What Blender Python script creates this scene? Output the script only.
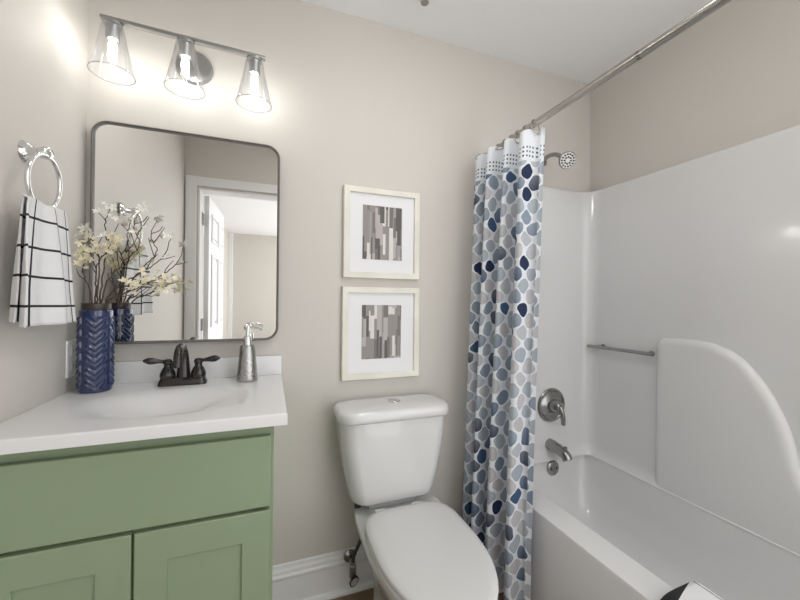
import bpy, bmesh, math, random
from math import sin, cos, pi, radians as RAD, sqrt, atan2, exp
from mathutils import Vector, Matrix

S = bpy.context.scene
C = S.collection
for o in list(bpy.data.objects):
    bpy.data.objects.remove(o)
random.seed(7)

# ------------------------------------------------------------------ camera
yaw, pit, rol = 0.3522, 0.0010, 0.0109
F = Vector((sin(yaw)*cos(pit), cos(yaw)*cos(pit), sin(pit)))
rt = Vector((cos(yaw), -sin(yaw), 0)); up = rt.cross(F)
A = rt*cos(rol) + up*sin(rol); B = up*cos(rol) - rt*sin(rol)
cam_d = bpy.data.cameras.new('camera'); cam = bpy.data.objects.new('camera', cam_d); C.objects.link(cam)
cam.matrix_world = Matrix(((A.x, B.x, -F.x, 0.585), (A.y, B.y, -F.y, -1.49), (A.z, B.z, -F.z, 1.23), (0, 0, 0, 1)))
cam_d.sensor_width = 36; cam_d.lens = 354.8*36/800; cam_d.clip_start = 0.02
S.camera = cam

# ------------------------------------------------------------------ light, exposure
WORLD = 2.35
LAMP = 60.0
CEIL_FILL = 19.0  # strength of the added, unseen ceiling fill
W = bpy.data.worlds.new('even_fill'); S.world = W; W.use_nodes = True  # uniform white fill, let in where the front wall is left unbuilt
bg = W.node_tree.nodes['Background']; bg.inputs[0].default_value = (1.0, 1.0, 1.0, 1); bg.inputs[1].default_value = WORLD
S.view_settings.view_transform = 'Standard'; S.view_settings.look = 'None'
S.view_settings.exposure = 0.0; S.view_settings.gamma = 1.0; S.view_settings.use_curve_mapping = False

# ------------------------------------------------------------------ materials
def mat(name, col, rough=0.5, metal=0.0, bump=0.0, bscale=200.0, coat=0.0, spec=0.5, vary=0.0, vscale=6.0):
    m = bpy.data.materials.new(name); m.use_nodes = True
    nt = m.node_tree; p = nt.nodes['Principled BSDF']
    p.inputs['Base Color'].default_value = (*col, 1); p.inputs['Roughness'].default_value = rough
    p.inputs['Metallic'].default_value = metal; p.inputs['Coat Weight'].default_value = coat
    p.inputs['Specular IOR Level'].default_value = spec
    if bump or vary:
        tc = nt.nodes.new('ShaderNodeTexCoord')
    if bump:
        n = nt.nodes.new('ShaderNodeTexNoise'); n.inputs['Scale'].default_value = bscale; n.inputs['Detail'].default_value = 3
        b = nt.nodes.new('ShaderNodeBump'); b.inputs['Strength'].default_value = bump; b.inputs['Distance'].default_value = 0.002
        nt.links.new(tc.outputs['Object'], n.inputs['Vector'])
        nt.links.new(n.outputs['Fac'], b.inputs['Height']); nt.links.new(b.outputs['Normal'], p.inputs['Normal'])
    if vary:
        n = nt.nodes.new('ShaderNodeTexNoise'); n.inputs['Scale'].default_value = vscale; n.inputs['Detail'].default_value = 4
        r = nt.nodes.new('ShaderNodeValToRGB')
        r.color_ramp.elements[0].position = .3; r.color_ramp.elements[1].position = .7
        r.color_ramp.elements[0].color = (*[c*(1-vary) for c in col], 1); r.color_ramp.elements[1].color = (*[min(1, c*(1+vary)) for c in col], 1)
        nt.links.new(tc.outputs['Object'], n.inputs['Vector']); nt.links.new(n.outputs['Fac'], r.inputs['Fac'])
        nt.links.new(r.outputs['Color'], p.inputs['Base Color'])
    return m

M = {}
M['paint'] = mat('greige_wall_paint', (.605, .578, .535), .6, bump=.06, bscale=260)
M['ceiling'] = mat('white_ceiling_paint', (.86, .86, .86), .8, bump=.08, bscale=300)
M['trim'] = mat('white_trim_paint', (.80, .80, .80), .35)
M['door'] = mat('white_door_paint', (.78, .78, .79), .35)
M['green'] = mat('sage_green_paint', (.265, .340, .218), .42, vary=.03, vscale=3)
M['toe'] = mat('dark_green_recess', (.10, .14, .085), .6)
M['marble'] = mat('white_cultured_marble', (.76, .76, .765), .22, vary=.015, vscale=5)
M['porcelain'] = mat('white_porcelain', (.68, .68, .675), .12, coat=.3)
M['seat'] = mat('white_seat_plastic', (.66, .66, .655), .25)
M['acrylic'] = mat('white_tub_acrylic', (.70, .70, .70), .12, spec=.6)
M['chrome'] = mat('polished_chrome', (.75, .75, .75), .12, 1)
M['nickel'] = mat('brushed_nickel', (.34, .335, .325), .24, 1)
M['rodmetal'] = mat('satin_nickel_rod', (.46, .44, .41), .2, 1)
M['darknickel'] = mat('dull_grey_nickel', (.38, .38, .375), .35, 1)
M['bronze'] = mat('dark_bronze', (.060, .056, .055), .22, .8)
M['gunmetal'] = mat('dark_grey_mirror_frame', (.22, .21, .205), .35, .8)
M['steel'] = mat('hammered_steel', (.42, .42, .415), .17, 1, bump=.9, bscale=150)
M['mirror'] = mat('silvered_mirror', (.90, .90, .89), .0, 1)
M['navy'] = mat('navy_glazed_ceramic', (.012, .026, .098), .07, coat=.8)
M['rim'] = mat('brown_unglazed_rim', (.045, .035, .028), .4)
M['twig'] = mat('brown_twig_bark', (.085, .055, .038), .8, vary=.3, vscale=40)
M['petal'] = mat('cream_silk_petals', (.80, .74, .55), .7, vary=.1, vscale=60)
M['petal2'] = mat('white_silk_petals', (.82, .81, .74), .7, vary=.06, vscale=60)
M['leaf'] = mat('olive_green_leaf', (.20, .22, .09), .6)
M['frame'] = mat('cream_washed_wood', (.75, .74, .66), .5, vary=.08, vscale=9)
M['mat'] = mat('white_picture_mat', (.80, .80, .82), .7)
M['plate'] = mat('white_wall_plate', (.82, .82, .79), .35)
M['black'] = mat('black_rubber_hose', (.03, .03, .032), .45)
M['slot'] = mat('dark_slot', (.03, .03, .03), .6)
M['darkframe'] = mat('dark_grey_frame', (.10, .10, .11), .5)

def nodes_of(name):
    m = bpy.data.materials.new(name); m.use_nodes = True
    nt = m.node_tree
    return m, nt, nt.nodes, nt.links, nt.nodes['Principled BSDF']

class NG:
    """tiny math-node builder"""
    def __init__(s, nt): s.nt = nt
    def m(s, op, a, b=None, c=None):
        n = s.nt.nodes.new('ShaderNodeMath'); n.operation = op
        for i, v in enumerate((a, b, c)):
            if v is None: continue
            if isinstance(v, (int, float)): n.inputs[i].default_value = v
            else: s.nt.links.new(v, n.inputs[i])
        return n.outputs[0]
    def comb(s, x, y, z=0.0):
        n = s.nt.nodes.new('ShaderNodeCombineXYZ')
        for i, v in enumerate((x, y, z)):
            if isinstance(v, (int, float)): n.inputs[i].default_value = v
            else: s.nt.links.new(v, n.inputs[i])
        return n.outputs[0]
    def mix(s, f, a, b):
        n = s.nt.nodes.new('ShaderNodeMix'); n.data_type = 'RGBA'
        if isinstance(f, (int, float)): n.inputs[0].default_value = f
        else: s.nt.links.new(f, n.inputs[0])
        for i, v in ((6, a), (7, b)):
            if isinstance(v, tuple): n.inputs[i].default_value = (*v, 1)
            else: s.nt.links.new(v, n.inputs[i])
        return n.outputs[2]
    def ramp(s, f, stops, interp='CONSTANT'):
        n = s.nt.nodes.new('ShaderNodeValToRGB'); cr = n.color_ramp; cr.interpolation = interp
        while len(cr.elements) < len(stops): cr.elements.new(0.5)
        for e, (p, c) in zip(cr.elements, stops): e.position = p; e.color = (*c, 1)
        s.nt.links.new(f, n.inputs[0]); return n.outputs[0]
    def uv(s):
        t = s.nt.nodes.new('ShaderNodeTexCoord'); x = s.nt.nodes.new('ShaderNodeSeparateXYZ')
        s.nt.links.new(t.outputs['UV'], x.inputs[0]); return x.outputs[0], x.outputs[1]
    def white(s, v):
        n = s.nt.nodes.new('ShaderNodeTexWhiteNoise'); n.noise_dimensions = '2D'
        s.nt.links.new(v, n.inputs['Vector']); return n.outputs['Value']

# shower curtain: staggered pebbles in greys, blues and navy on white, dot rows at the top (UV in metres, v from the floor)
def curtain_material():
    m, nt, N, L, p = nodes_of('pebble_print_fabric'); g = NG(nt)
    u, v = g.uv()
    nz_ = N.new('ShaderNodeTexNoise'); nz_.inputs['Scale'].default_value = 16; nz_.inputs['Detail'].default_value = 1
    L.new(g.comb(u, v), nz_.inputs['Vector']); sp_ = N.new('ShaderNodeSeparateXYZ'); L.new(nz_.outputs['Color'], sp_.inputs[0])
    u0, v0 = u, v
    u = g.m('ADD', u, g.m('MULTIPLY', g.m('SUBTRACT', sp_.outputs[0], .5), .034)); v = g.m('ADD', v, g.m('MULTIPLY', g.m('SUBTRACT', sp_.outputs[1], .5), .034))
    cw, chh = .074, .089
    col = None; mask = None
    cols = [(0, (.40, .45, .51)), (.20, (.28, .34, .42)), (.34, (.52, .54, .57)), (.52, (.22, .28, .37)), (.64, (.56, .55, .57)), (.79, (.014, .028, .08)), (.87, (.05, .10, .20)), (.93, (.42, .48, .53))]
    for off in (0.0, 0.5):
        a = g.m('ADD', g.m('DIVIDE', u, cw), off); b = g.m('ADD', g.m('DIVIDE', v, chh), off)
        ia = g.m('FLOOR', a); ib = g.m('FLOOR', b)
        fa = g.m('SUBTRACT', g.m('SUBTRACT', a, ia), .5); fb = g.m('SUBTRACT', g.m('SUBTRACT', b, ib), .5)
        r1 = g.white(g.comb(g.m('ADD', ia, 17.3 + off*9), g.m('ADD', ib, 3.7)))
        r2 = g.white(g.comb(g.m('ADD', ia, 51.1 + off*7), g.m('ADD', ib, 23.9)))
        # rounded pebble: flat-ish top, tapering below
        wob = g.m('MULTIPLY', g.m('SUBTRACT', r2, .5), .25)
        xx = g.m('ABSOLUTE', g.m('ADD', fa, g.m('MULTIPLY', wob, fb)))
        yy = g.m('ABSOLUTE', g.m('SUBTRACT', fb, g.m('MULTIPLY', wob, .15)))
        ex = 1.75
        d = g.m('ADD', g.m('POWER', g.m('DIVIDE', xx, .352), ex), g.m('POWER', g.m('DIVIDE', yy, .322), ex))
        inside = g.m('LESS_THAN', d, 1.0)
        c = g.ramp(r1, cols)
        c = g.mix(g.m('MULTIPLY', g.m('ADD', fb, .5), .35), c, (.62, .64, .67)) if off else c
        if col is None: col, mask = c, inside
        else:
            col = g.mix(inside, col, c); mask = g.m('MAXIMUM', mask, inside)
    u, v = u0, v0
    body = g.m('LESS_THAN', v, 1.775)
    white = (.84, .87, .91)
    base = g.mix(g.m('MULTIPLY', mask, body), white, col)
    # dot rows
    du = g.m('SUBTRACT', g.m('FRACT', g.m('DIVIDE', u, .017)), .5); dv = g.m('SUBTRACT', g.m('FRACT', g.m('DIVIDE', v, .017)), .5)
    dd = g.m('LESS_THAN', g.m('ADD', g.m('MULTIPLY', du, du), g.m('MULTIPLY', dv, dv)), .062)
    band = g.m('MULTIPLY', g.m('GREATER_THAN', v, 1.785), g.m('LESS_THAN', v, 1.836))
    base = g.mix(g.m('MULTIPLY', dd, band), base, (.07, .10, .16))
    L.new(base, p.inputs['Base Color']); p.inputs['Roughness'].default_value = .75
    tr = N.new('ShaderNodeBsdfTranslucent'); L.new(base, tr.inputs['Color'])
    mx = N.new('ShaderNodeMixShader'); mx.inputs[0].default_value = .22
    L.new(p.outputs[0], mx.inputs[1]); L.new(tr.outputs[0], mx.inputs[2]); L.new(mx.outputs[0], N['Material Output'].inputs[0])
    return m
M['curtain'] = curtain_material()

# windowpane towel: white terry with black lines, UV in metres
def towel_material(name, pu, pv, ou, ov, w=.0045, border=None):
    m, nt, N, L, p = nodes_of(name); g = NG(nt)
    u, v = g.uv()
    def line(t, per, o):
        f = g.m('FRACT', g.m('DIVIDE', g.m('SUBTRACT', t, o), per))
        return g.m('LESS_THAN', g.m('ABSOLUTE', g.m('SUBTRACT', f, .5)), w/2/per)
    k = g.m('MAXIMUM', line(u, pu, ou), line(v, pv, ov))
    if border: k = g.m('MAXIMUM', k, g.m('LESS_THAN', v, g.m('MULTIPLY', g.m('MINIMUM', g.m('MAXIMUM', g.m('DIVIDE', g.m('SUBTRACT', .44, u), .14), 0.0), 1.0), border)))
    L.new(g.mix(k, (.74, .74, .75), (.018, .018, .02)), p.inputs['Base Color'])
    p.inputs['Roughness'].default_value = .95
    t = N.new('ShaderNodeTexCoord'); n = N.new('ShaderNodeTexNoise'); n.inputs['Scale'].default_value = 420
    b = N.new('ShaderNodeBump'); b.inputs['Strength'].default_value = .5; b.inputs['Distance'].default_value = .002
    L.new(t.outputs['Object'], n.inputs['Vector']); L.new(n.outputs['Fac'], b.inputs['Height']); L.new(b.outputs['Normal'], p.inputs['Normal'])
    return m
M['towel'] = towel_material('white_towel_black_windowpane', .105, .070, .0125, .027, w=.0058)
M['bathtowel'] = towel_material('white_bath_towel_black_band', .9, 3.0, .005, .9, w=.005, border=.042)

def floor_material():
    m, nt, N, L, p = nodes_of('brown_wood_plank'); g = NG(nt)
    t = N.new('ShaderNodeTexCoord'); mp = N.new('ShaderNodeMapping'); L.new(t.outputs['Object'], mp.inputs[0])
    br = N.new('ShaderNodeTexBrick'); br.inputs['Scale'].default_value = 1.0
    br.inputs['Brick Width'].default_value = 1.2; br.inputs['Row Height'].default_value = .15; br.inputs['Mortar Size'].default_value = .0015
    br.inputs['Color1'].default_value = (.30, .19, .12, 1); br.inputs['Color2'].default_value = (.22, .14, .09, 1); br.inputs['Mortar'].default_value = (.03, .02, .015, 1)
    L.new(mp.outputs[0], br.inputs['Vector'])
    n = N.new('ShaderNodeTexNoise'); n.inputs['Scale'].default_value = 6; n.inputs['Detail'].default_value = 6
    m2 = N.new('ShaderNodeMapping'); m2.inputs['Scale'].default_value = (1, 14, 1); L.new(t.outputs['Object'], m2.inputs[0]); L.new(m2.outputs[0], n.inputs['Vector'])
    L.new(g.mix(g.m('MULTIPLY', n.outputs['Fac'], .7), br.outputs['Color'], (.15, .095, .06)), p.inputs['Base Color'])
    p.inputs['Roughness'].default_value = .4
    return m
M['floor'] = floor_material()

def art_material(name, seed):
    m, nt, N, L, p = nodes_of(name); g = NG(nt)
    u, v = g.uv()
    out = None
    for k, (nw, nh, th) in enumerate(((6, 1.3, 0), (9, 2.0, .5), (15, 2.6, .68))):
        a = g.m('MULTIPLY', g.m('ADD', u, .013*k), nw); ia = g.m('FLOOR', a)
        sh = g.white(g.comb(g.m('ADD', ia, seed*11.3 + k), 2.5))
        b = g.m('ADD', g.m('MULTIPLY', v, nh), g.m('MULTIPLY', sh, 5.0)); ib = g.m('FLOOR', b)
        r = g.white(g.comb(g.m('ADD', ia, seed + 3.1*k), g.m('ADD', ib, seed*2.7)))
        q = g.white(g.comb(g.m('ADD', ib, seed*5 + 1.7*k), g.m('ADD', ia, seed*1.3)))
        c = g.ramp(r, [(0, (.10, .09, .085)), (.2, (.27, .25, .24)), (.4, (.17, .155, .15)), (.52, (.44, .41, .40)), (.72, (.33, .315, .32)), (.86, (.68, .66, .63))])
        out = c if out is None else g.mix(g.m('GREATER_THAN', q, th), out, c)
    L.new(out, p.inputs['Base Color']); p.inputs['Roughness'].default_value = .5
    return m
M['art1'] = art_material('abstract_strips_taupe', 3.0)
M['art2'] = art_material('abstract_strips_grey', 8.0)

def glass_material():
    m, nt, N, L, p = nodes_of('clear_thin_glass')
    tr = N.new('ShaderNodeBsdfTransparent'); tr.inputs[0].default_value = (.97, .975, .98, 1)
    gl = N.new('ShaderNodeBsdfGlossy'); gl.inputs['Roughness'].default_value = .03
    fr = N.new('ShaderNodeLayerWeight'); fr.inputs['Blend'].default_value = .12
    mx = N.new('ShaderNodeMixShader')
    L.new(fr.outputs['Facing'], mx.inputs[0]); L.new(tr.outputs[0], mx.inputs[1]); L.new(gl.outputs[0], mx.inputs[2])
    L.new(mx.outputs[0], N['Material Output'].inputs[0])
    return m
M['glass'] = glass_material()
M['glassrim'] = mat('thick_glass_edge', (.30, .32, .33), .1, spec=.8)

def bulb_material():
    m, nt, N, L, p = nodes_of('glowing_bulb_glass')
    p.inputs['Base Color'].default_value = (1, .97, .92, 1)
    p.inputs['Emission Color'].default_value = (1.0, .975, .935, 1); p.inputs['Emission Strength'].default_value = LAMP
    return m
M['bulb'] = bulb_material()
M['fill_diffuser'] = bulb_material(); M['fill_diffuser'].node_tree.nodes['Principled BSDF'].inputs['Emission Strength'].default_value = CEIL_FILL; M['fill_diffuser'].node_tree.nodes['Principled BSDF'].inputs['Emission Color'].default_value = (1, .985, .96, 1)

# ------------------------------------------------------------------ mesh helpers (all in world metres)
def box(bm, x0, x1, y0, y1, z0, z1, bev=0.0, seg=2):
    vs = [bm.verts.new((x, y, z)) for x in (x0, x1) for y in (y0, y1) for z in (z0, z1)]
    f = [(0, 1, 3, 2), (4, 6, 7, 5), (0, 4, 5, 1), (2, 3, 7, 6), (0, 2, 6, 4), (1, 5, 7, 3)]
    fs = [bm.faces.new([vs[i] for i in q]) for q in f]
    if bev:
        es = list({e for q in fs for e in q.edges})
        bmesh.ops.bevel(bm, geom=es, offset=bev, segments=seg, profile=.5, affect='EDGES')
    return bm

def frame_axes(d):
    d = Vector(d).normalized(); a = Vector((0, 0, 1)) if abs(d.z) < .9 else Vector((1, 0, 0))
    x = a.cross(d).normalized(); return x, d.cross(x), d

def lathe(bm, prof, origin=(0, 0, 0), axis=(0, 0, 1), n=32, cap=True):
    """prof: list of (radius, height along axis)"""
    x, y, z = frame_axes(axis); o = Vector(origin); rings = []
    for r, h in prof:
        if r < 1e-6: rings.append([bm.verts.new(o + z*h)])
        else: rings.append([bm.verts.new(o + z*h + x*(r*cos(2*pi*i/n)) + y*(r*sin(2*pi*i/n))) for i in range(n)])
    for a, b in zip(rings, rings[1:]):
        for i in range(n):
            j = (i+1) % n
            if len(a) == 1 and len(b) == 1: continue
            if len(a) == 1: bm.faces.new((a[0], b[j], b[i]))
            elif len(b) == 1: bm.faces.new((a[i], a[j], b[0]))
            else: bm.faces.new((a[i], a[j], b[j], b[i]))
    if cap:
        if len(rings[0]) > 1: bm.faces.new(rings[0][::-1])
        if len(rings[-1]) > 1: bm.faces.new(rings[-1])
    return bm

def smooth_path(pts, k=6):
    pts = [Vector(p) for p in pts]
    if len(pts) < 3: return pts
    P = [pts[0]*2-pts[1]] + pts + [pts[-1]*2-pts[-2]]; out = []
    for i in range(1, len(P)-2):
        for s in range(k):
            t = s/k
            out.append(.5*((2*P[i]) + (P[i+1]-P[i-1])*t + (2*P[i-1]-5*P[i]+4*P[i+1]-P[i+2])*t*t + (3*P[i]-P[i-1]-3*P[i+1]+P[i+2])*t**3))
    out.append(pts[-1]); return out

def tube(bm, pts, rad, n=10, closed=False, sx=1.0, sy=1.0, cap=True):
    pts = [Vector(p) for p in pts]; m = len(pts)
    rads = rad if isinstance(rad, (list, tuple)) else [rad]*m
    def tan(i):
        if closed: return (pts[(i+1) % m]-pts[i-1]).normalized()
        return (pts[min(i+1, m-1)]-pts[max(i-1, 0)]).normalized()
    x, y, _ = frame_axes(tan(0)); rings = []
    for i in range(m):
        t = tan(i); x = (x-t*x.dot(t)).normalized(); y = t.cross(x)
        r = rads[i]
        rings.append([bm.verts.new(pts[i]+x*(r*sx*cos(2*pi*k/n))+y*(r*sy*sin(2*pi*k/n))) for k in range(n)])
    pr = list(zip(rings, rings[1:])) + ([(rings[-1], rings[0])] if closed else [])
    for a, b in pr:
        for k in range(n):
            bm.faces.new((a[k], a[(k+1) % n], b[(k+1) % n], b[k]))
    if not closed and cap:
        bm.faces.new(rings[0][::-1]); bm.faces.new(rings[-1])
    return bm

def loft(bm, sections, cap0=True, cap1=True):
    rings = [[bm.verts.new(p) for p in s] for s in sections]; n = len(rings[0])
    for a, b in zip(rings, rings[1:]):
        for k in range(n):
            bm.faces.new((a[k], a[(k+1) % n], b[(k+1) % n], b[k]))
    if cap0: bm.faces.new(rings[0][::-1])
    if cap1: bm.faces.new(rings[-1])
    return rings

def rrect(w, h, r, n=6):
    """rounded rectangle outline, centred, counter-clockwise"""
    out = []
    for cx, cy, a0 in ((w/2-r, h/2-r, 0), (-w/2+r, h/2-r, pi/2), (-w/2+r, -h/2+r, pi), (w/2-r, -h/2+r, 1.5*pi)):
        for i in range(n+1):
            a = a0+pi/2*i/n; out.append((cx+r*cos(a), cy+r*sin(a)))
    return out

def super_xy(cx, cy, rx, ry, e, z, n=48):
    out = []
    for i in range(n):
        a = 2*pi*i/n; c, s = cos(a), sin(a)
        out.append((cx+rx*math.copysign(abs(c)**(2/e), c), cy+ry*math.copysign(abs(s)**(2/e), s), z))
    return out

BASE = {}
def obj(name, bm, m, parent=None, smooth=True, auto=35, loc=None):
    """link a bmesh built in world coordinates as one object; origin at the parent's base or at loc"""
    base = BASE[parent.name] if parent is not None else Vector(loc) if loc is not None else Vector((0, 0, 0))
    if not isinstance(bm, bpy.types.Mesh):
        bmesh.ops.recalc_face_normals(bm, faces=bm.faces[:])
        bmesh.ops.translate(bm, verts=bm.verts[:], vec=-base)
        me = bpy.data.meshes.new(name); 
        if smooth:
            for f in bm.faces: f.smooth = True
            for e in bm.edges:
                if len(e.link_faces) == 2 and e.calc_face_angle(0) > RAD(auto): e.smooth = False
        bm.to_mesh(me); bm.free()
    else: me = bm
    me.materials.append(M[m] if isinstance(m, str) else m)
    o = bpy.data.objects.new(name, me); C.objects.link(o); BASE[o.name] = base
    if parent is not None: o.parent = parent
    else: o.location = base
    return o

def tag(o, label, cat, group=None):
    o['label'] = label; o['category'] = cat
    if group: o['group'] = group
    return o
def thing(name, label, cat, loc, group=None):
    o = bpy.data.objects.new(name, None); C.objects.link(o); o.location = loc; o.empty_display_size = .05
    BASE[o.name] = Vector(loc); return tag(o, label, cat, group)
def struct(name, bm, m, parent=None, smooth=False):
    o = obj(name, bm, m, parent, smooth)
    if parent is None: o['kind'] = 'structure'
    return o
NB = bmesh.new

# ------------------------------------------------------------------ room shell
ZC = 2.44; XR = 2.25; YF = -1.50
bm = NB(); box(bm, -.13, 2.37, -1.62, .12, -.1, 0); box(bm, -.25, 1.1, -5.92, -1.62, -.1, 0)
struct('floor', bm, 'floor')
struct('wall_back', box(NB(), -.12, 2.45, 0, .12, 0, ZC), 'paint')
struct('wall_left', box(NB(), -.12, 0, -1.5, 0, 0, ZC), 'paint')
struct('wall_right', box(NB(), XR, XR+.12, -1.5, 0, 0, ZC), 'paint')
bm = NB(); box(bm, -.13, 2.37, -1.62, .12, ZC, ZC+.1); box(bm, -.25, 1.1, -5.92, -1.62, ZC, ZC+.1)
struct('ceiling', bm, 'ceiling')
bm = NB()
box(bm, -.13, .088, -1.62, -1.5, 0, ZC); box(bm, .088, .85, -1.62, -1.5, 2.04, ZC); box(bm, .85, .97, -1.62, -1.5, 0, ZC)
struct('wall_front', bm, 'paint')
struct('wall_bedroom_side', box(NB(), -.25, -.13, -5.8, -1.62, 0, ZC), 'paint')
struct('wall_bedroom_end', box(NB(), -.25, 1.1, -5.92, -5.8, 0, ZC), 'paint')
# door casing on the bathroom side, jamb lining, bedroom corner trim
bm = NB()
box(bm, .008, .078, -1.5, -1.482, 0, 2.118, .004); box(bm, .078, .862, -1.5, -1.482, 2.05, 2.118, .004); box(bm, .862, .93, -1.5, -1.482, 0, 2.118, .004)
struct('trim_1', bm, 'trim')
bm = NB()
box(bm, .088, .100, -1.622, -1.498, 0, 2.028, .001); box(bm, .840, .85, -1.622, -1.498, 0, 2.028, .001); box(bm, .088, .85, -1.622, -1.498, 2.028, 2.04, .001)
struct('trim_2', bm, 'trim')
struct('trim_3', box(NB(), -.13, -.06, -5.8, -5.74, 0, ZC, .005), 'trim')

# back baseboard with cap moulding and shoe moulding
prof = [(0, 0), (.030, 0), (.030, .008), (.026, .018), (.016, .022), (.016, .118), (.020, .124), (.020, .132), (.014, .138), (.013, .150), (.009, .158), (.008, .170), (0, .173)]
bm = NB(); rings = [[bm.verts.new((x, -y-.0002, z)) for y, z in prof] for x in (.603, 1.50)]
for i in range(len(prof)): bm.faces.new((rings[0][i], rings[1][i], rings[1][(i+1) % len(prof)], rings[0][(i+1) % len(prof)]))
bm.faces.new(rings[0]); bm.faces.new(rings[1][::-1])
struct('baseboard_back', bm, 'trim')

# open six-panel door in the bedroom seen in the mirror
def door():
    hx, hy = .104, -1.625; ang = RAD(-88.5)           # leaf runs away from the bathroom
    L, H, T = .74, 2.01, .035
    bm = NB(); box(bm, 0, L, -T/2, T/2, .01, .01+H, .002)
    R = Matrix.Translation((hx+.02, hy-.008, 0)) @ Matrix.Rotation(ang, 4, 'Z')
    bmesh.ops.transform(bm, matrix=R, verts=bm.verts[:])
    d = struct('door_1', bm, 'door')
    for x0, x1 in ((.10, .34), (.40, .64)):
        for z0, z1 in ((.20, .82), (1.0, 1.58), (1.68, 1.90)):
            pb = NB()
            for s in (-1, 1):
                y = s*T/2
                ys = sorted((y-s*.001, y+s*.008)); bord = .02
                for q in ((x0, x1, z0, z0+bord), (x0, x1, z1-bord, z1), (x0, x0+bord, z0+bord, z1-bord), (x1-bord, x1, z0+bord, z1-bord)):
                    box(pb, q[0], q[1], ys[0], ys[1], q[2], q[3], .003)
                box(pb, x0+.035, x1-.035, ys[0], ys[1], z0+.035, z1-.035, .004)
            bmesh.ops.transform(pb, matrix=R, verts=pb.verts[:])
            obj('door_panel', pb, 'door', d, False)
    for z in (.25, 1.03, 1.83):
        hb = NB(); tube(hb, [(hx, hy+.012, z-.045), (hx, hy+.012, z+.045)], .007, 10); box(hb, hx-.003, hx+.002, hy+.012, hy+.055, z-.045, z+.045, .0005)
        obj('hinge', hb, 'nickel', d, True)
door()
# dark framed panel on the bedroom wall
t = thing('framed_panel', 'dark framed tall panel on the bedroom wall, seen in the mirror past the open door', 'picture', (-.128, -3.9, 1.25))
bm = NB()
for q in ((-4.3, -4.24, 1.15, 2.15), (-3.26, -3.2, 1.15, 2.15), (-4.24, -3.26, 1.15, 1.21), (-4.24, -3.26, 2.09, 2.15), (-3.8, -3.72, 1.21, 2.09)):
    box(bm, -.129, -.10, q[0], q[1], q[2], q[3], .003)
obj('frame', bm, 'darkframe', t, False)
obj('panel', box(NB(), -.129, -.115, -4.24, -3.26, 1.21, 2.09), 'mat', t, False)

# ------------------------------------------------------------------ bathtub
RZ = .42; TX0 = 1.565
t = thing('bathtub', 'white alcove bathtub with a flat rim and straight apron along the right wall', 'bathtub', (1.9, -.76, 0))
def tub():
    bm = NB()
    y0, y1 = -1.498, -.032                            # near end, tap end
    out = lambda z, g=0.: [(TX0-g*0, y0, z), (2.218, y0, z), (2.218, y1, z), (TX0, y1, z)]
    N = 72
    def ring(cx, cy, rx, ry, e, z): return super_xy(cx, cy, rx, ry, e, z, N)
    # outer block with basin: outer rectangle sampled as a very square superellipse
    cx, cy = (TX0+2.218)/2, (y0+y1)/2; ox, oy = (2.218-TX0)/2, (y1-y0)/2
    ix, iy = 1.9335, -.762
    secs = [ring(cx, cy, ox, oy, 60, 0.001), ring(cx, cy, ox, oy, 60, RZ-.014), ring(cx, cy, ox-.004, oy-.001, 60, RZ-.004), ring(cx, cy, ox-.013, oy-.003, 60, RZ),
            ring(ix, iy, .2625, .7265, 26, RZ), ring(ix, iy, .2620, .7260, 26, RZ-.003), ring(ix, iy, .2612, .7252, 24, RZ-.012),
            ring(ix, iy-.003, .254, .716, 12, RZ-.13), ring(ix, iy-.01, .236, .685, 7, .17), ring(ix, iy-.01, .17, .60, 5, .105), ring(ix, iy-.01, .07, .4, 3.5, .095)]
    loft(bm, secs, True, True); return bm
obj('tub_shell', tub(), 'acrylic', t, True, 40)

# surround: wrapped panels with rounded inner corner and moulded shelf block
t = thing('tub_surround', 'glossy white moulded surround lining the tub walls, with a curved raised shelf', 'tub surround', (2.0, -.03, RZ))
def panels():
    bm = NB(); ex, sx, r = -.03, 2.222, .07
    plan = [(TX0-.012, -.0015), (TX0-.012, ex+.008), (TX0-.004, ex)]
    plan += [(x, ex) for x in (1.7, 1.9, 2.05)]
    plan += [(sx-r+r*sin(a), ex-r+r*cos(a)) for a in [pi/2*i/10 for i in range(11)]]
    plan += [(sx, y) for y in (-.3, -.6, -.9, -1.2, -1.498)]
    # outward offset directions for the rounded top lip
    top = 1.832; prof = [(-.030, RZ+.0005), (-.027, RZ+.003), (-.012, RZ+.020), (-.003, RZ+.04), (0, RZ+.065), (0, .9), (0, top-.022), (.003, top-.010), (.010, top-.003), (.020, top), (.027, top)]
    rows = []
    for off, z in prof:
        row = []
        for i, (x, y) in enumerate(plan):
            a = Vector(plan[max(i-1, 0)]); b = Vector(plan[min(i+1, len(plan)-1)]); d = (b-a).normalized(); nrm = Vector((-d.y, d.x))
            if i < 3: nrm = Vector((0, 1)) if i else Vector((0, 0))
            q = Vector((x, y))+nrm*off
            row.append(bm.verts.new((min(q.x, 2.2492), min(q.y, -.0012), z)))
        rows.append(row)
    for a, b in zip(rows, rows[1:]):
        for i in range(len(plan)-1): bm.faces.new((a[i], a[i+1], b[i+1], b[i]))
    return bm
obj('wall_panel', panels(), 'acrylic', t, True, 50)
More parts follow.
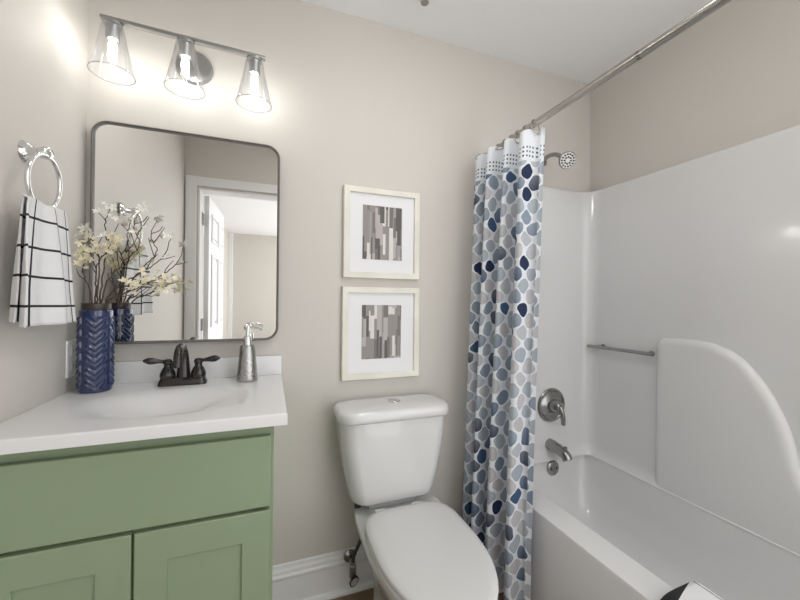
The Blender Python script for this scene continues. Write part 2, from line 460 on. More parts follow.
def shelf():
    prof = [(-.396, RZ+.001), (-.396, 1.04)]
    prof += [(-.396-.040*(1-cos(a)), 1.04+.040*sin(a)) for a in [pi/2*i/6 for i in range(1, 7)]]
    prof += [(-.49, 1.081), (-.540, 1.082), (-.58, 1.080), (-.617, 1.074), (-.674, 1.050), (-.705, 1.026), (-.733, .995), (-.762, .956), (-.788, .912), (-.808, .868), (-.827, .820), (-.842, .762), (-.855, .693), (-.872, .65), (-.90, .62), (-.95, .60), (-1.2, .59), (-1.498, .59), (-1.498, RZ+.001)]
    bm = NB(); n = len(prof); cen = Vector((-.75, .6))
    def inset(d):
        out = []
        for i in range(n):
            a = Vector(prof[i-1]); b = Vector(prof[(i+1) % n]); p = Vector(prof[i]); tt = (b-a).normalized(); nr = Vector((tt.y, -tt.x))
            if (cen-p).dot(nr) < 0: nr = -nr
            q = p+nr*d
            if i in (0, n-1): q = Vector((p.x + (d*(-1) if i == 0 else d), p.y))
            out.append(q)
        return out
    secs = []
    for k in range(7):
        a = pi/2*k/6; secs.append([(2.1965+.022*(1-sin(a)), q.x, q.y) for q in inset(.034*(1-cos(a)))])
    secs = [[(2.2218, y, z) for y, z in prof]] + secs
    loft(bm, secs, False, True); return bm
obj('raised_shelf', shelf(), 'acrylic', t, True, 60)

t = thing('grab_bar', 'slim brushed nickel bar across the shower wall recess', 'bar', (2.16, -.27, 1.003))
bm = NB(); tube(bm, [(2.190, -.052, .997), (2.190, -.395, 1.001)], .0085, 14)
obj('bar', bm, 'nickel', t)
for y in (-.120, -.370):
    bm = NB(); lathe(bm, [(.013, 0), (.013, .004), (.008, .007), (.008, .032)], (2.2215, y, 1.0), (-1, 0, 0), 16)
    obj('post', bm, 'nickel', t)

# ------------------------------------------------------------------ shower fittings
EX = -.0302
t = thing('shower_valve', 'round brushed nickel shower valve plate with a lever pointing down', 'valve', (1.964, EX, .695))
bm = NB(); lathe(bm, [(.088, 0), (.088, .004), (.083, .010), (.076, .011), (.072, .007), (.060, .010), (.050, .016), (0, .018)], (1.964, EX, .695), (0, -1, 0), 48)
obj('escutcheon', bm, 'nickel', t)
bm = NB(); lathe(bm, [(.036, .012), (.036, .03), (.030, .045), (.026, .062), (.018, .070), (0, .072)], (1.964, EX, .695), (0, -1, 0), 32)
obj('hub', bm, 'nickel', t)
bm = NB(); pts = smooth_path([(1.962, EX-.058, .702), (1.968, EX-.068, .675), (1.974, EX-.072, .645), (1.978, EX-.070, .612)], 5)
tube(bm, pts, [.0175-.006*i/(len(pts)-1) for i in range(len(pts))], 14, sx=1.0, sy=.8)
obj('lever', bm, 'nickel', t)
t = thing('tub_spout', 'brushed nickel tub spout with a diverter knob below the shower valve', 'spout', (1.958, EX, .49))
bm = NB(); pts = smooth_path([(1.958, EX, .492), (1.958, -.06, .492), (1.958, -.10, .487), (1.958, -.135, .478), (1.958, -.152, .458)], 5)
n = len(pts); tube(bm, pts, [.030-.007*i/(n-1) for i in range(n)], 20)
obj('spout_body', bm, 'nickel', t)
bm = NB(); lathe(bm, [(.006, 0), (.006, .012), (.010, .014), (.010, .020), (.005, .023), (0, .023)], (1.958, -.135, .496), (0, 0, 1), 16)
obj('diverter_knob', bm, 'nickel', t)
t = thing('overflow_plate', 'round nickel overflow plate with two screws under the tub spout', 'drain cover', (1.968, -.0415, .372))
o0 = (1.968, -.0415, .372); ax = (0, -1, .06)
bm = NB(); lathe(bm, [(.038, -.004), (.038, .004), (.034, .009), (.028, .011), (0, .012)], o0, ax, 32)
obj('cover', bm, 'nickel', t)
for s in (-1, 1):
    bm = NB(); lathe(bm, [(.0055, .009), (.0055, .013), (0, .0135)], (o0[0]+s*.017, o0[1], o0[2]), ax, 12)
    obj('screw', bm, 'slot', t)

t = thing('shower_sprayer', 'brushed nickel shower head on a bent arm above the surround', 'shower head', (1.915, -.001, 1.965))
bm = NB(); lathe(bm, [(.029, 0), (.028, .005), (.018, .012), (.012, .014)], (1.915, -.001, 1.968), (0, -1, 0), 28)
obj('flange', bm, 'nickel', t)
bm = NB(); tube(bm, smooth_path([(1.915, -.004, 1.968), (1.916, -.05, 1.976), (1.918, -.09, 1.968), (1.920, -.122, 1.948), (1.923, -.140, 1.924)], 6), .0105, 14)
obj('arm', bm, 'nickel', t)
hd = Vector((-.30, -.84, -.45)).normalized(); ho = Vector((1.923, -.139, 1.926))
bm = NB(); lathe(bm, [(.010, -.004), (.013, .004), (.013, .014), (.022, .022), (.036, .033), (.040, .040), (.040, .046), (.036, .050), (0, .050)], ho, hd, 36)
h = obj('head', bm, 'nickel', t)
bm = NB(); fx, fy, fz = frame_axes(hd)
for rr, nn in ((.028, 14), (.015, 8)):
    for i in range(nn):
        a = 2*pi*i/nn; c = ho+fx*rr*cos(a)+fy*rr*sin(a)
        lathe(bm, [(.0048, .0495), (.004, .053), (0, .0535)], c, hd, 8)
obj('nozzles', bm, 'slot', h)

# ------------------------------------------------------------------ curtain rod and curtain
RX, RZr = 1.54, 1.918
t = thing('curtain_rod', 'straight satin nickel shower curtain rod over the tub edge', 'curtain rod', (RX, -.75, RZr))
bm = NB(); tube(bm, [(RX, -.012, RZr), (RX, -.80, RZr)], .0125, 20); obj('outer_rod', bm, 'rodmetal', t)
bm = NB(); tube(bm, [(RX, -.79, RZr), (RX, -1.49, RZr)], .0125, 20); obj('inner_rod', bm, 'rodmetal', t)
bm = NB(); lathe(bm, [(.026, 0), (.026, .006), (.018, .014), (.018, .026), (.0125, .028)], (RX, -.0015, RZr), (0, -1, 0), 24); obj('end_cap', bm, 'rodmetal', t)

t = thing('shower_curtain', 'white fabric shower curtain printed with grey, blue and navy pebbles, bunched at the wall', 'shower curtain', (1.50, -.2, .05))
def curtain():
    # plan zigzag; folds grow a little wider toward the floor
    nf = 4.5; nu = 260; nz = 60; z0, z1 = .05, 1.897
    me = bpy.data.meshes.new('curtain'); vs, fs, uvs = [], [], []
    def plan(s, q):                                    # s 0..1 along the rod, q 0 top .. 1 bottom
        y = -.030-.392*s
        ph = 2*pi*nf*s
        w = .034+.008*q
        amp = w*(1+.25*sin(3.1*s*6+1))
        x = RX-.012-.045*(1-s)**1.5+amp*(sin(ph)+.22*sin(2*ph+.8))-(.049*min(1, q*1.15)**.9)
        y += .009*(1+.6*q)*sin(2*ph+.4)+.010*q*sin(4.2*s*pi+.6)
        x += .012*q*sin(5.0*s+2.0)
        k = max(0, (s-.90)/.10); x += .020*k*k*(3-2*k)*(1-.4*q); y += .018*k*k
        y = min(y, -.040)
        return x, y
    arc = [0.0]
    pp = plan(0, .5)
    for i in range(1, nu+1):
        p2 = plan(i/nu, .5); arc.append(arc[-1]+sqrt((p2[0]-pp[0])**2+(p2[1]-pp[1])**2)); pp = p2
    for j in range(nz+1):
        q = 1-j/nz; z = z0+(z1-z0)*j/nz
        for i in range(nu+1):
            s = i/nu; x, y = plan(s, q)
            zz = z
            if j > nz-6: zz = z-(j-nz+6)/6*.010*(.5-.5*cos(2*pi*nf*2*s))
            vs.append((x-1.50, y+.2, zz-.05)); uvs.append((arc[i], z))
    for j in range(nz):
        for i in range(nu):
            a = j*(nu+1)+i; fs.append((a, a+1, a+nu+2, a+nu+1))
    me.from_pydata(vs, [], fs); ul = me.uv_layers.new(name='UVMap')
    for l in me.loops: ul.data[l.index].uv = uvs[l.vertex_index]
    for p in me.polygons: p.use_smooth = True
    return me, plan, arc[-1]
me, cplan, clen = curtain()
obj('curtain_fabric', me, 'curtain', t)
for k in range(8):
    s = (k+.35)/8; y = cplan(s, 0)[1]; x = cplan(s, 0)[0]
    bm = NB(); pts = [(RX+.019*cos(a)+(x-RX)*max(0, -sin(a))*.8, y+.003*sin(a), RZr-.011+.0275*sin(a)) for a in [2*pi*i/28 for i in range(28)]]
    tube(bm, pts, .0021, 8, closed=True)
    obj('curtain_ring', bm, 'rodmetal', t)

# ------------------------------------------------------------------ toilet
t = thing('toilet', 'white two-piece toilet with closed lid and dual-flush button, beside the shower curtain', 'toilet', (1.058, -.4, 0))
TC = 1.062; TL = 1.078
def egg(cx, yb, yf, w, z, n=56, back=4.6):
    """egg outline: squarish back at yb, round front at yf; half width w"""
    out = []; ym = yb-(yb-yf)*.42
    for i in range(n):
        a = 2*pi*i/n; c, s = cos(a), sin(a)
        if s >= 0: e = back; ry = yb-ym
        else: e = 2.05; ry = ym-yf
        out.append((cx+w*math.copysign(abs(c)**(2/e), c), ym+ry*math.copysign(abs(s)**(2/e), s), z))
    return out
bm = NB()
loft(bm, [egg(TL, -.10, -.58, .118, .001), egg(TL, -.10, -.58, .118, .02), egg(TL, -.10, -.58, .105, .05), egg(TL, -.09, -.585, .100, .14), egg(TL, -.075, -.62, .122, .24), egg(TL, -.06, -.69, .165, .33),
          egg(TL, -.05, -.715, .180, .375), egg(TL, -.05, -.718, .183, .395), egg(TL, -.052, -.715, .180, .402)])
obj('bowl', bm, 'porcelain', t, True, 50)
bm = NB(); loft(bm, [egg(TL, -.215, -.72, .172, .4035), egg(TL, -.213, -.724, .177, .407), egg(TL, -.213, -.724, .177, .417), egg(TL, -.215, -.72, .173, .421)])
obj('seat_ring', bm, 'seat', t, True, 50)
bm = NB(); loft(bm, [egg(TL, -.213, -.722, .171, .4225), egg(TL, -.211, -.727, .1765, .426), egg(TL, -.211, -.727, .1765, .434), egg(TL, -.213, -.723, .173, .439), egg(TL, -.222, -.70, .153, .443), egg(TL, -.25, -.62, .10, .4455), egg(TL, -.3, -.5, .03, .446)])
obj('lid', bm, 'seat', t, True, 50)
for s in (-1, 1):
    bm = NB(); box(bm, TC+s*.075-.022, TC+s*.075+.022, -.222, -.196, .402, .438, .006, 3); obj('hinge', bm, 'seat', t)
def tank_sec(w, yb, yf, bow, z, n=14, r=.05):
    """rounded tank outline: flat back, bowed front"""
    pts = rrect(w, yb-yf, r, n)
    cy = (yb+yf)/2
    out = []
    for x, y in pts:
        k = 1-(x/(w/2))**2
        out.append((TC+x, cy+y-(bow*k if y < 0 else 0), z))
    return out
bm = NB()
T = [(.310, -.155, .440), (.334, -.168, .443), (.348, -.175, .452), (.362, -.179, .48), (.398, -.185, .56), (.426, -.190, .66), (.440, -.193, .73), (.444, -.194, .764)]
loft(bm, [tank_sec(w, -.018, yf, .020, z, r=.055) for w, yf, z in T])
obj('tank', bm, 'porcelain', t, True, 50)
bm = NB()
loft(bm, [tank_sec(.440, -.016, -.196, .018, 0.7640, r=.045), tank_sec(.462, -.013, -.206, .020, 0.7700, r=.055), tank_sec(.466, -.012, -.208, .020, 0.7780, r=.06), tank_sec(.466, -.012, -.208, .020, 0.7940, r=.06),
          tank_sec(.458, -.016, -.204, .020, 0.8060, r=.06), tank_sec(.436, -.026, -.194, .018, 0.8130, r=.055), tank_sec(.36, -.05, -.17, .012, 0.8170, r=.05), tank_sec(.2, -.08, -.14, .005, 0.8185, r=.025)])
obj('tank_lid', bm, 'porcelain', t, True, 50)
bm = NB(); lathe(bm, [(.026, 0), (.026, .004), (.023, .006), (.0215, .004), (.0205, .0045), (.019, .0065), (0, .0075)], (1.066, -.125, .8175), (0, 0, 1), 32)
b = obj('flush_button', bm, 'chrome', t); b['label'] = 'round chrome dual-flush button'
bm = NB(); box(bm, 1.065, 1.067, -.142, -.108, .8245, .8255); obj('button_split', bm, 'darknickel', b)
for s in (-1, 1):
    bm = NB(); lathe(bm, [(.011, 0), (.011, .004), (.007, .008), (0, .009)], (TC+s*(.176), -.12, .552), (s, -.15, .1), 14)
    if s < 0: obj('bolt_cap', bm, 'chrome', t)
    else: bm.free()
bm = NB(); box(bm, TC-.10, TC+.10, -.14, -.05, .400, .4415, .01, 3); obj('tank_gasket', bm, 'porcelain', t)

t = thing('supply_valve', 'chrome water shut-off valve with a dark braided hose, low on the wall beside the toilet', 'valve', (.912, -.001, .155))
bm = NB(); lathe(bm, [(.026, 0), (.025, .004), (.016, .009), (.009, .011), (.009, .03)], (.912, -.0205, .155), (0, -1, 0), 24); obj('escutcheon', bm, 'nickel', t)
bm = NB(); tube(bm, [(.912, -.035, .155), (.912, -.085, .150)], .0085, 14); lathe(bm, [(.012, -.028), (.014, -.022), (.014, .02), (.010, .024), (.010, .034)], (.912, -.083, .138), (0, 0, 1), 16); obj('valve_body', bm, 'darknickel', t)
bm = NB(); pts = super_xy(0, 0, .021, .013, 2.2, 0, 24)
rot = Matrix.Translation((.912, -.108, .112)) @ Matrix.Rotation(RAD(70), 4, 'X') @ Matrix.Rotation(RAD(35), 4, 'Z')
secs = [[rot @ Vector((x*k, y*k, z)) for x, y, _ in pts] for k, z in ((.8, -.012), (1, -.008), (1, .006), (.8, .010))]
loft(bm, secs); tube(bm, [(.912, -.083, .120), (.912, -.108, .112)], .006, 10); obj('handle', bm, 'bronze', t)
bm = NB(); tube(bm, smooth_path([(.912, -.083, .165), (.918, -.082, .20), (.940, -.082, .245), (.958, -.085, .30), (.950, -.090, .36), (.928, -.095, .40), (.925, -.10, .45)], 7), .0072, 12); obj('hose', bm, 'black', t)
bm = NB(); lathe(bm, [(.014, 0), (.014, .02), (.011, .026)], (.925, -.10, .400), (0, 0, 1), 12); obj('coupling_nut', bm, 'black', t)

# ------------------------------------------------------------------ vanity
t = thing('vanity_cabinet', 'sage green bathroom vanity cabinet with two shaker doors under the white top', 'vanity', (.3, -.25, 0))
bm = NB()
box(bm, .002, .018, -.478, -.002, .0005, .9035); box(bm, .582, .600, -.478, -.002, .0005, .9035, .001)
box(bm, .018, .582, -.012, -.002, .10, .9035); box(bm, .018, .582, -.478, -.012, .10, .116)
box(bm, .002, .600, -.480, -.462, .866, .9035, .001); box(bm, .018, .582, -.480, -.462, .66, .70); box(bm, .018, .05, -.480, -.462, .116, .866); box(bm, .55, .600, -.480, -.462, .10, .866, .001); box(bm, .27, .31, -.480, -.462, .116, .66)
box(bm, .018, .582, -.42, -.404, .0005, .10)
obj('body', bm, 'green', t, False)
bm = NB(); box(bm, .008, .592, -.5, -.4805, .686, .871, .003, 3); obj('drawer_front', bm, 'green', t, False)
def shaker(x0, x1, z0, z1):
    bm = NB(); st = .066; rl = .073; y0, y1 = -.5, -.4805; secs = []
    for a, b, y in ((0, 0, y1), (0, 0, y0+.0025), (.0025, .0025, y0), (st, rl, y0), (st+.0012, rl+.0012, y0+.0012), (st+.0012, rl+.0012, y1)):
        secs.append([(x0+a, y, z0+b), (x1-a, y, z0+b), (x1-a, y, z1-b), (x0+a, y, z1-b)])
    loft(bm, secs+[secs[0]], False, False); bmesh.ops.remove_doubles(bm, verts=bm.verts[:], dist=1e-6)
    return bm
for x0, x1 in ((.008, .287), (.293, .592)):
    d = obj('door', shaker(x0, x1, .115, .676), 'green', t, False)
    bm = NB(); box(bm, x0+.064, x1-.064, -.4935, -.482, .186, .605); obj('door_panel', bm, 'green', d, False)

t = thing('vanity_countertop', 'white cultured marble vanity top with integral sink and backsplash', 'countertop', (.317, -.26, .904))
ZT = .934
def counter():
    bm = NB(); x0, x1, y0, y1 = .0012, .632, -.526, -.0012; nx, ny = 64, 54; zb = .9042
    def z(x, y):
        r = sqrt(((x-.318)/.235)**2+((y+.295)/.165)**2)
        k = max(0.0, min(1.0, (1.0-r)/.95)); k = k*k*(3-2*k)
        zz = ZT-.048*k
        e = min(x1-x, y-y0)
        if e < .005: zz -= .005-sqrt(max(0, .005**2-(.005-e)**2))
        return zz
    xs = [x0+(x1-.006-x0)*i/nx for i in range(nx+1)]+[x1-.004, x1-.002, x1-.0006, x1]
    ys = [y0, y0+.0006, y0+.002, y0+.004]+[y0+.006+(y1-y0-.006)*j/ny for j in range(ny+1)]
    G = [[bm.verts.new((x, y, z(x, y))) for y in ys] for x in xs]
    for i in range(len(xs)-1):
        for j in range(len(ys)-1): bm.faces.new((G[i][j], G[i+1][j], G[i+1][j+1], G[i][j+1]))
    edge = [G[i][0] for i in range(len(xs))]+[G[-1][j] for j in range(1, len(ys))]+[G[i][-1] for i in range(len(xs)-2, -1, -1)]+[G[0][j] for j in range(len(ys)-2, 0, -1)]
    low = [bm.verts.new((v.co.x, v.co.y, zb)) for v in edge]; n = len(edge)
    for i in range(n): bm.faces.new((edge[i], low[i], low[(i+1) % n], edge[(i+1) % n]))
    return bm
obj('counter_slab', counter(), 'marble', t, True, 40)
bm = NB(); box(bm, .0012, .632, -.021, -.0012, ZT-.0005, 1.008, .003, 3); obj('backsplash', bm, 'marble', t, True, 30)

# faucet
FY = -.088; FX = .309
t = thing('sink_faucet', 'dark bronze centerset sink faucet with two lever handles', 'faucet', (FX, FY, ZT))
bm = NB(); o8 = rrect(.145, .052, .016, 5)
loft(bm, [[(FX+x*k, FY+y*k2, ZT+z) for x, y in o8] for k, k2, z in ((1, 1, .0003), (1, 1, .006), (.95, .88, .018), (.90, .76, .024), (.86, .66, .026))])
obj('base_plate', bm, 'bronze', t, True, 40)
bm = NB(); pts = smooth_path([(FX, FY+.004, ZT+.018), (FX, FY+.006, ZT+.06), (FX, FY+.002, ZT+.10), (FX, FY-.016, ZT+.127), (FX, FY-.045, ZT+.132), (FX, FY-.072, ZT+.115), (FX, FY-.084, ZT+.086)], 6); n = len(pts)
tube(bm, pts, [.022-.009*min(1, i/(n*.45)) for i in range(n)], 20)
obj('spout', bm, 'bronze', t)
bm = NB(); lathe(bm, [(.015, 0), (.015, .018), (.012, .021)], (FX, FY-.088, ZT+.071), (0, .25, .97), 18); obj('aerator', bm, 'bronze', t)
for s in (-1, 1):
    cx = FX+s*.046
    bm = NB(); lathe(bm, [(.022, .022), (.0235, .030), (.023, .040), (.017, .054), (.0115, .062), (.0115, .070), (.0145, .074), (.0145, .080), (.009, .087), (0, .089)], (cx, FY, ZT), (0, 0, 1), 24)
    hb = obj('handle_base', bm, 'bronze', t)
    bm = NB(); pts = smooth_path([(cx, FY, ZT+.078), (cx+s*.020, FY-.003, ZT+.081), (cx+s*.042, FY-.006, ZT+.084), (cx+s*.060, FY-.009, ZT+.086), (cx+s*.069, FY-.010, ZT+.086)], 5)
    rr = [.0075, .006, .0055, .0055, .006, .0062, .0068, .0075, .009, .010, .011, .0115, .0115, .011, .0095, .0085, .007, .006, .005, .004, .003]
    tube(bm, pts, rr[:len(pts)], 14, sx=.62, sy=1.0); obj('lever', bm, 'bronze', hb)

# soap dispenser
SX, SY = .512, -.100
t = thing('soap_dispenser', 'hammered steel soap pump bottle at the right of the faucet', 'soap dispenser', (SX, SY, ZT))
bm = NB(); lathe(bm, [(.0, .0003), (.034, .0003), (.0355, .004), (.035, .012), (.031, .06), (.027, .105), (.0245, .126), (.022, .130), (.013, .131)], (SX, SY, ZT), (0, 0, 1), 40); obj('bottle', bm, 'steel', t)
bm = NB(); lathe(bm, [(.0145, .1305), (.0145, .152), (.012, .156), (.012, .160), (.0065, .162), (.0065, .186), (.012, .188), (.013, .198), (.008, .203), (0, .204)], (SX, SY, ZT), (0, 0, 1), 24); c_ = obj('pump_collar', bm, 'chrome', t)
bm = NB(); tube(bm, smooth_path([(SX-.012, SY+.002, ZT+.190), (SX+.012, SY-.004, ZT+.194), (SX+.034, SY-.012, ZT+.192), (SX+.048, SY-.016, ZT+.186)], 5), .0052, 12); obj('nozzle', bm, 'chrome', c_)

# vase with raised chevrons
VX, VY, VR, VH = .072, -.108, .0465, .257
t = thing('vase', 'navy glazed cylinder vase with embossed chevrons, left of the faucet', 'vase', (VX, VY, ZT))
def vase():
    bm = NB(); n = 192; nz = 150; pitch = .0365; rows = []
    def sm(a, b, x): x = max(0, min(1, (x-a)/(b-a))); return x*x*(3-2*x)
    for j in range(nz+1):
        zz = VH*j/nz; row = []
        for i in range(n):
            a = 2*pi*i/n; ph = (a/(2*pi)*4+.276) % 1.0; w = abs(ph-.5)*2          # 0 mid-column .. 1 between columns
            g = ((zz-.034*w+.004)/pitch) % 1.0
            band = sm(.10, .17, g)*(1-sm(.72, .79, g)); inner = sm(.26, .33, g)*(1-sm(.56, .63, g))
            msk = (1-sm(.80, .86, w))*sm(.012, .018, zz)*(1-sm(VH-.026, VH-.020, zz)); mi = 1-sm(.64, .70, w)
            r = VR-.0046+.0048*band*msk-.0062*inner*msk*mi
            e = min(zz, VH-zz)
            if e < .006: r -= .006-sqrt(max(0, .006**2-(.006-e)**2))
            row.append(bm.verts.new((VX+r*cos(a), VY+r*sin(a), ZT+.0003+zz)))
        rows.append(row)
    for a, b in zip(rows, rows[1:]):
        for i in range(n): bm.faces.new((a[i], a[(i+1) % n], b[(i+1) % n], b[i]))
    bm.faces.new(rows[0][::-1])
    lathe(bm, [(VR-.009, VH), (.034, VH+.0005)], (VX, VY, ZT), (0, 0, 1), 48, False)
    return bm
obj('vase_body', vase(), 'navy', t, True, 60)
bm = NB(); lathe(bm, [(.0355, VH-.001), (.037, VH+.002), (.037, VH+.018), (.035, VH+.020), (.032, VH+.018), (.031, VH-.06), (0, VH-.06)], (VX, VY, ZT), (0, 0, 1), 40, False)
r_ = obj('neck_ring', bm, 'rim', t); r_['label'] = 'unglazed dark brown neck ring'

# blossom branches standing in the vase
def petal_flower(bm, c, d, r, np=5):
    x, y, z = frame_axes(d); c = Vector(c); a0 = random.random()*6
    for k in range(np):
        a = a0+2*pi*k/np+random.uniform(-.15, .15); o_ = x*cos(a)+y*sin(a); s_ = y*cos(a)-x*sin(a); rr = r*random.uniform(.8, 1.15)
        lift = random.uniform(.25, .6)
        p0 = c; p1 = c+o_*rr*.5+s_*rr*.30+z*rr*lift*.5; p2 = c+o_*rr+s_*rr*.12+z*rr*lift; p3 = c+o_*rr-s_*rr*.12+z*rr*lift; p4 = c+o_*rr*.5-s_*rr*.30+z*rr*lift*.5; pm = c+o_*rr*.55+z*rr*(lift*.5-.12)
        vs = [bm.verts.new(p) for p in (p0, p1, p2, p3, p4, pm)]
        for q in ((0, 1, 5), (1, 2, 5), (2, 3, 5), (3, 4, 5), (4, 0, 5)): bm.faces.new([vs[i] for i in q])
    lathe(bm, [(0, -r*.15), (r*.16, 0), (r*.12, r*.2), (0, r*.26)], c, d, 6, False)
TIP = lambda x, y, z: Vector((x, y, z))
branches = [   # label, path points, blossom fractions/colour, side twigs
    ('blossom branch leaning furthest left, toward the hand towel', [(.066, -.112, 1.17), (.062, -.118, 1.24), (.046, -.125, 1.30), (.040, -.13, 1.345)], 'petal', 16, [(.6, (-.018, -.008, .035)), (.75, (.012, -.01, .045))]),
    ('blossom branch rising to the white flower at upper left', [(.070, -.105, 1.17), (.078, -.115, 1.26), (.084, -.12, 1.34), (.066, -.125, 1.40), (.056, -.125, 1.435)], 'petal2', 6, [(.55, (-.03, -.01, .05)), (.7, (.02, 0, .04))]),
    ('upright blossom branch topped by white flowers above the vase', [(.078, -.105, 1.17), (.086, -.11, 1.28), (.098, -.115, 1.38), (.094, -.115, 1.46), (.108, -.112, 1.515)], 'petal2', 10, [(.6, (.03, 0, .06)), (.8, (-.022, 0, .03))]),
    ('tall forked blossom branch reaching the highest right tips', [(.080, -.112, 1.17), (.098, -.115, 1.27), (.142, -.115, 1.34), (.186, -.112, 1.40), (.168, -.11, 1.46), (.186, -.108, 1.52)], 'petal2', 4, [(.55, (-.02, 0, .07)), (.72, (.034, 0, .06)), (.85, (.036, 0, .03))]),
    ('blossom branch arching far right to a single end flower', [(.084, -.112, 1.17), (.110, -.118, 1.24), (.165, -.122, 1.29), (.225, -.122, 1.335), (.258, -.118, 1.375), (.274, -.115, 1.435)], 'petal2', 3, [(.55, (.03, 0, .05)), (.72, (.04, 0, .012)), (.4, (.04, -.005, -.002))]),
    ('low blossom branch spreading right with a dense cream spray', [(.084, -.118, 1.17), (.118, -.128, 1.225), (.17, -.135, 1.25), (.225, -.135, 1.285), (.27, -.13, 1.295)], 'petal', 38, [(.4, (.035, -.005, .035)), (.55, (.03, -.01, .045)), (.7, (.05, 0, -.012))]),
    ('blossom branch with the thick cream cluster in the middle left', [(.066, -.104, 1.17), (.072, -.112, 1.25), (.076, -.12, 1.32), (.098, -.122, 1.375), (.124, -.12, 1.41)], 'petal', 50, [(.45, (-.03, -.012, .07)), (.62, (.034, -.01, .05)), (.5, (-.016, -.012, .095))]),
    ('bare forked twig crossing low to the right of the vase', [(.082, -.100, 1.17), (.105, -.105, 1.225), (.150, -.110, 1.235), (.198, -.112, 1.238)], 'petal2', 0, [(.4, (.05, 0, .04)), (.25, (.03, -.01, .055)), (.6, (.03, 0, .03))]),
]
for lab, path, pm_, nb, side in branches:
    t = thing('blossom_branch', lab, 'branch', path[0], 'blossom branches in the navy vase')
    sp = smooth_path(path, 7); n = len(sp)
    for i in range(4, n-1): sp[i] = sp[i]+Vector((random.uniform(-1, 1), random.uniform(-1, 1), random.uniform(-1, 1)))*.0022
    bm = NB(); tube(bm, sp, [.0026-.0016*i/n for i in range(n)], 7)
    tips = [sp[int(n*f)] for f in (.78, .88, .96)] + [sp[-1]]
    for f, dv in side:
        b0 = sp[int((n-1)*f)]; dv = Vector(dv); q = smooth_path([b0, b0+dv*.5+Vector((random.uniform(-.006, .006), 0, -.004)), b0+dv], 5)
        tube(bm, q, [.0017-.0008*i/len(q) for i in range(len(q))], 6); tips += [q[-1], q[len(q)//2+1], q[-2]]
    obj('stem', bm, 'twig', t)
    for k in range(nb):
        base = tips[(k*5+3) % len(tips)] if nb > 8 else (sp[-1] if k < 2 else tips[-1-(k*2) % len(tips)])
        spread = .017 if nb > 8 else .009
        c = base+Vector((random.gauss(0, spread*.75), random.gauss(0, spread*.5)-.002, random.gauss(0, spread*.6)))
        bm = NB(); petal_flower(bm, c, (random.uniform(-.6, .6), -.8, random.uniform(-.2, 1)), random.uniform(.008, .0125) if nb > 8 else random.uniform(.013, .017), 5)
        obj('blossom', bm, pm_, t, False)
    if lab.startswith('tall'):
        for k in range(4):
            c = Vector((.158+.006*k, -.117, 1.33+.012*k)); bm = NB(); d = Vector((random.uniform(-1, 1), -.3, 1)).normalized(); x, y, z = frame_axes(d)
            vs = [bm.verts.new(c+p) for p in (Vector((0, 0, 0)), d*.012+x*.005, d*.026, d*.012-x*.005)]; bm.faces.new(vs); obj('leaf', bm, 'leaf', t, False)

# ------------------------------------------------------------------ mirror
MX0, MX1, MZ0, MZ1 = .022, .618, 1.070, 1.824
cx, cz, mw, mh = (MX0+MX1)/2, (MZ0+MZ1)/2, MX1-MX0, MZ1-MZ0
t = thing('wall_mirror', 'rounded rectangular wall mirror in a thin dark metal frame above the vanity', 'mirror', (cx, -.001, MZ0))
def mframe():
    bm = NB(); P = []
    for ins, y in ((0.002, -.001), (0, -.003), (0, -.029), (.0015, -.031), (.0035, -.031), (.0045, -.0295), (.006, -.0235), (.009, -.0225), (.009, -.012)):
        P.append([(cx+a, y, cz+b) for a, b in rrect(mw-2*ins, mh-2*ins, .050-ins, 10)])
    loft(bm, P, False, False); return bm
obj('frame', mframe(), 'gunmetal', t, True, 50)
bm = NB(); o_ = rrect(mw-.014, mh-.014, .043, 10)
loft(bm, [[(cx+a, y, cz+b) for a, b in o_] for y in (-.004, -.0205)])
obj('mirror_glass', bm, 'mirror', t, False)

# ------------------------------------------------------------------ vanity light
LY = -.125; LZ = 2.098
t = thing('vanity_light', 'three-lamp brushed nickel wall light with clear glass cone shades', 'light fixture', (.338, -.001, 2.06))
bm = NB(); lathe(bm, [(.060, 0), (.060, .010), (.056, .016), (.050, .018), (0, .019)], (.318, -.001, 2.074), (0, -1, 0), 48); obj('wall_plate', bm, 'darknickel', t)
bm = NB(); tube(bm, smooth_path([(.320, -.018, 2.076), (.322, -.06, 2.078), (.325, -.10, 2.086), (.328, LY, LZ)], 6), .007, 14); obj('arm', bm, 'darknickel', t)
bm = NB(); box(bm, .080, .562, LY-.009, LY+.009, LZ-.006, LZ+.006, .002)
bmesh.ops.transform(bm, matrix=Matrix.Translation((.32, 0, LZ)) @ Matrix.Rotation(RAD(1.6), 4, 'Y') @ Matrix.Translation((-.32, 0, -LZ)), verts=bm.verts[:])
obj('crossbar', bm, 'darknickel', t, True, 30)
